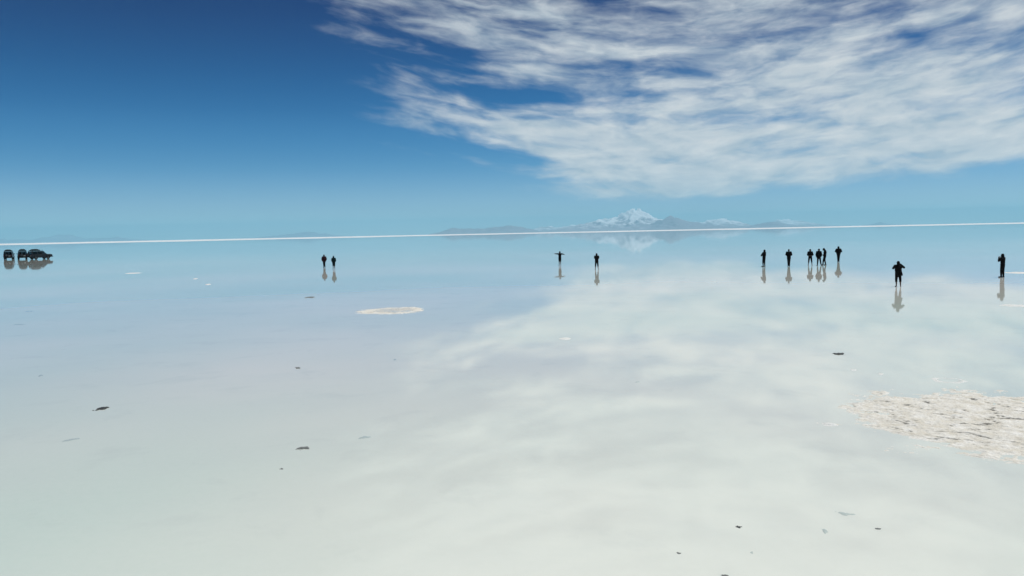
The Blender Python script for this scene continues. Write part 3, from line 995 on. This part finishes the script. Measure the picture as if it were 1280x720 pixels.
def car():
    root = empty('off_road_car', (0, 0, 0))
    WX = 1.42
    # lower body with wheel arches; x forward
    arch = lambda cx: [(cx + 0.50 * math.cos(a), 0.42 + 0.50 * math.sin(a)) for a in np.linspace(math.pi, 0, 9) if True]
    low = [(-2.36, 0.50)] + [(x, max(z, 0.46)) for x, z in arch(-WX)] + [(x, max(z, 0.46)) for x, z in arch(WX)] + [(2.36, 0.50), (2.40, 0.80), (2.36, 1.08), (2.20, 1.15), (1.10, 1.22), (-2.34, 1.22), (-2.40, 0.9)]
    bm = bmesh.new()
    ring = []
    for s in (-1, 1):
        ring.append([bm.verts.new((x, s * (0.93 if z < 1.1 else 0.90) * (0.93 if x > 2.1 else 1), z)) for x, z in low])
    bm.faces.new(ring[0])
    bm.faces.new(ring[1][::-1])
    for i in range(len(low)):
        k = (i + 1) % len(low)
        bm.faces.new((ring[0][i], ring[0][k], ring[1][k], ring[1][i]))
    bmesh.ops.triangulate(bm, faces=[f for f in bm.faces if len(f.verts) > 4])
    bevelled('body', bm, M_PAINT, root, 0.035)
    # roof and pillars
    bm = bmesh.new()
    box(bm, (-0.93, 0, 1.90), (2.66, 1.56, 0.08))
    bevelled('roof', bm, M_PAINT, root, 0.035)
    yb, yt = 0.87, 0.77
    for s in (-1, 1):
        for (x0, x1, w) in ((1.02, 0.38, 0.06), (0.02, -0.02, 0.06), (-1.02, -1.02, 0.07), (-2.26, -2.18, 0.10)):
            bm = bmesh.new()
            quad_slab(bm, ((x0 - w, s * yb, 1.20), (x0 + w, s * yb, 1.20), (x1 + w, s * yt, 1.90), (x1 - w, s * yt, 1.90)), 0.07)
            from_bm('pillar', bm, M_PAINT, root, False)
        # side windows
        for (a0, a1, b0, b1) in ((0.94, 0.08, 0.32, 0.05), (-0.05, -0.94, -0.09, -0.94), (-1.10, -2.15, -1.10, -2.07)):
            bm = bmesh.new()
            quad_slab(bm, ((a0, s * yb, 1.23), (a1, s * yb, 1.23), (b1, s * yt, 1.86), (b0, s * yt, 1.86)), 0.012)
            from_bm('window', bm, M_GLASS, root, False)
        # doors' handles, mirrors, sills
        for x in (0.14, -0.86):
            bm = bmesh.new()
            box(bm, (x, s * 0.945, 1.06), (0.16, 0.03, 0.035))
            from_bm('door_handle', bm, M_TRIM, root, False)
        bm = bmesh.new()
        box(bm, (0.86, s * 1.05, 1.30), (0.10, 0.20, 0.17))
        box(bm, (0.90, s * 0.93, 1.25), (0.06, 0.12, 0.05))
        bevelled('wing_mirror', bm, M_TRIM, root, 0.02)
        bm = bmesh.new()
        box(bm, (0.0, s * 0.96, 0.46), (1.7, 0.14, 0.05))
        from_bm('side_step', bm, M_TRIM, root, False)
        bm = bmesh.new()
        box(bm, (2.39, s * 0.66, 0.98), (0.06, 0.30, 0.17))
        bevelled('headlight', bm, M_LAMP, root, 0.02)
        bm = bmesh.new()
        box(bm, (-2.40, s * 0.80, 0.98), (0.05, 0.15, 0.30))
        bevelled('tail_light', bm, M_RED, root, 0.015)
    for (xb, xt, sgn) in ((1.02, 0.38, 1), (-2.28, -2.20, -1)):
        bm = bmesh.new()
        quad_slab(bm, ((xb, -0.80, 1.23), (xb, 0.80, 1.23), (xt, 0.70, 1.87), (xt, -0.70, 1.87)), 0.012)
        from_bm('windscreen' if sgn > 0 else 'rear_window', bm, M_GLASS, root, False)
    bm = bmesh.new()
    box(bm, (2.46, 0, 0.62), (0.20, 1.82, 0.22))
    strip(bm, [(2.60, -0.55, 0.62), (2.62, -0.5, 1.05), (2.62, 0.5, 1.05), (2.60, 0.55, 0.62)], 0.03)
    bevelled('front_bumper', bm, M_TRIM, root, 0.02)
    bm = bmesh.new()
    box(bm, (-2.46, 0, 0.60), (0.16, 1.78, 0.18))
    bevelled('rear_bumper', bm, M_TRIM, root, 0.03)
    bm = bmesh.new()
    for z in (0.86, 0.93, 1.0, 1.07):
        box(bm, (2.405, 0, z), (0.04, 0.95, 0.035))
    from_bm('grille', bm, M_TRIM, root, False)
    bm = bmesh.new()
    box(bm, (-2.425, -0.3, 0.85), (0.02, 0.42, 0.14))
    from_bm('number_plate', bm, M_PLATE, root, False)
    bm = bmesh.new()
    for y in (-0.42, 0.42):
        box(bm, (0, y, 0.47), (4.3, 0.12, 0.14))
    for x in (-WX, WX):
        box(bm, (x, 0, 0.40), (0.12, 1.4, 0.12))
    box(bm, (0.1, 0, 0.45), (1.6, 0.5, 0.16))
    box(bm, (-1.9, 0.25, 0.44), (0.5, 0.6, 0.2))
    bevelled('chassis', bm, M_TRIM, root, 0.02)
    # seats seen through the glass
    for x in (0.15, -0.85):
        for y in (-0.40, 0.40):
            bm = bmesh.new()
            box(bm, (x, y, 1.33), (0.16, 0.46, 0.32))
            box(bm, (x - 0.05, y, 1.57), (0.10, 0.26, 0.18))
            bevelled('seat', bm, M_TRIM, root, 0.04)
    # wheels
    tyre_me = rim_me = None
    for sx in (-1, 1):
        for s in (-1, 1):
            w = empty('wheel', (sx * WX, s * 0.80, 0.40))
            w.parent = root
            if tyre_me is None:
                bm = bmesh.new()
                prof = [(0.25, -0.11), (0.36, -0.13), (0.395, -0.11), (0.40, -0.05), (0.40, 0.05), (0.395, 0.11), (0.36, 0.13), (0.25, 0.11)]
                N = 28
                rows = [[bm.verts.new((r * math.cos(2 * math.pi * k / N), y, r * math.sin(2 * math.pi * k / N))) for r, y in prof] for k in range(N)]
                for k in range(N):
                    for i in range(len(prof)):
                        a, b_ = rows[k], rows[(k + 1) % N]
                        q = (i + 1) % len(prof)
                        bm.faces.new((a[i], b_[i], b_[q], a[q]))
                t = from_bm('tyre', bm, M_TYRE, w)
                bm = bmesh.new()
                bmesh.ops.create_cone(bm, cap_ends=True, segments=28, radius1=0.255, radius2=0.255, depth=0.14, matrix=Matrix.Rotation(R(90), 4, 'X'))
                for k in range(6):
                    a = 2 * math.pi * k / 6
                    for yy in (-0.08, 0.08):
                        box(bm, (0.13 * math.cos(a), yy, 0.13 * math.sin(a)), (0.05, 0.03, 0.05))
                ri = from_bm('rim', bm, M_RIM, w, False)
                tyre_me, rim_me = t.data, ri.data
            else:
                link('tyre', tyre_me, w)
                link('rim', rim_me, w)
    sp = empty('spare_wheel', (-2.53, 0.25, 1.02))
    sp.parent = root
    sp.rotation_euler = (0, 0, R(90))
    link('tyre', tyre_me, sp)
    link('rim', rim_me, sp)
    # roof rack
    bm = bmesh.new()
    for s in (-1, 1):
        strip(bm, [(0.25, s * 0.74, 2.02), (-2.12, s * 0.74, 2.02)], 0.022)
        strip(bm, [(0.25, s * 0.74, 2.16), (-2.12, s * 0.74, 2.16)], 0.018)
        for x in (0.25, -0.55, -1.35, -2.12):
            strip(bm, [(x, s * 0.74, 1.92), (x, s * 0.74, 2.16)], 0.018)
    for x in np.linspace(0.25, -2.12, 7):
        strip(bm, [(x, -0.74, 2.02), (x, 0.74, 2.02)], 0.016)
    from_bm('roof_rack', bm, M_TRIM, root)
    return root


def copy_tree(o, parent=None):
    c = o.copy()
    COL.objects.link(c)
    c.parent = parent
    for ch in list(o.children):
        copy_tree(ch, c)
    return c


def luggage(carroot, x, label, dims):
    """tarpaulin-covered load tied on the rack: a thing of its own"""
    bm = bmesh.new()
    n = 9
    L, W, H = dims
    grid = {}
    for i in range(n):
        for j in range(n):
            u, v = i / (n - 1) * 2 - 1, j / (n - 1) * 2 - 1
            top = H * (1 - 0.55 * max(abs(u), abs(v)) ** 4) * (0.9 + 0.22 * random.random())
            grid[i, j] = bm.verts.new((u * L / 2, v * W / 2, max(0.02, top)))
    for i in range(n - 1):
        for j in range(n - 1):
            bm.faces.new((grid[i, j], grid[i + 1, j], grid[i + 1, j + 1], grid[i, j + 1]))
    rim = [grid[i, 0] for i in range(n)] + [grid[n - 1, j] for j in range(1, n)] + [grid[i, n - 1] for i in range(n - 2, -1, -1)] + [grid[0, j] for j in range(n - 2, 0, -1)]
    lowv = [bm.verts.new((v.co.x, v.co.y, 0)) for v in rim]
    for k in range(len(rim)):
        q = (k + 1) % len(rim)
        bm.faces.new((rim[k], lowv[k], lowv[q], rim[q]))
    bm.faces.new(lowv)
    o = from_bm('luggage_load', bm, M_CANVAS)
    o.matrix_world = carroot.matrix_basis @ Matrix.Translation((x, 0, 2.045))
    return tag(o, label, 'luggage', 'tarpaulin loads on the car roofs')


CAR = car()
CAR_SPOTS = [
    (11.6, 324.2, 84, 'dark off-road car parked tail-on at the far left, leftmost of the three'),
    (28.2, 324.0, 93, 'dark off-road car parked tail-on between the two other cars'),
    (50.2, 324.0, 30, 'dark off-road car seen from its side, rightmost of the three'),
]
for i, (px, py, yaw, lab) in enumerate(CAR_SPOTS):
    c = at(px, py)
    o = CAR if i == 0 else copy_tree(CAR)
    o.location = c
    o.rotation_euler.z = -math.atan2(c.x, c.y) + R(yaw)
    o.scale = (1.08, 1.08, 1.08)
    tag(o, lab, 'car', 'off-road cars parked on the salt flat')
    bpy.context.view_layer.update()
    luggage(o, -1.15, ('dark covered load on the roof of the leftmost car', 'dark covered load on the roof of the middle car',
                       'dark covered load on the roof of the side-on car')[i], ((1.9, 1.3, 0.34), (1.7, 1.25, 0.40), (1.75, 1.3, 0.36))[i])
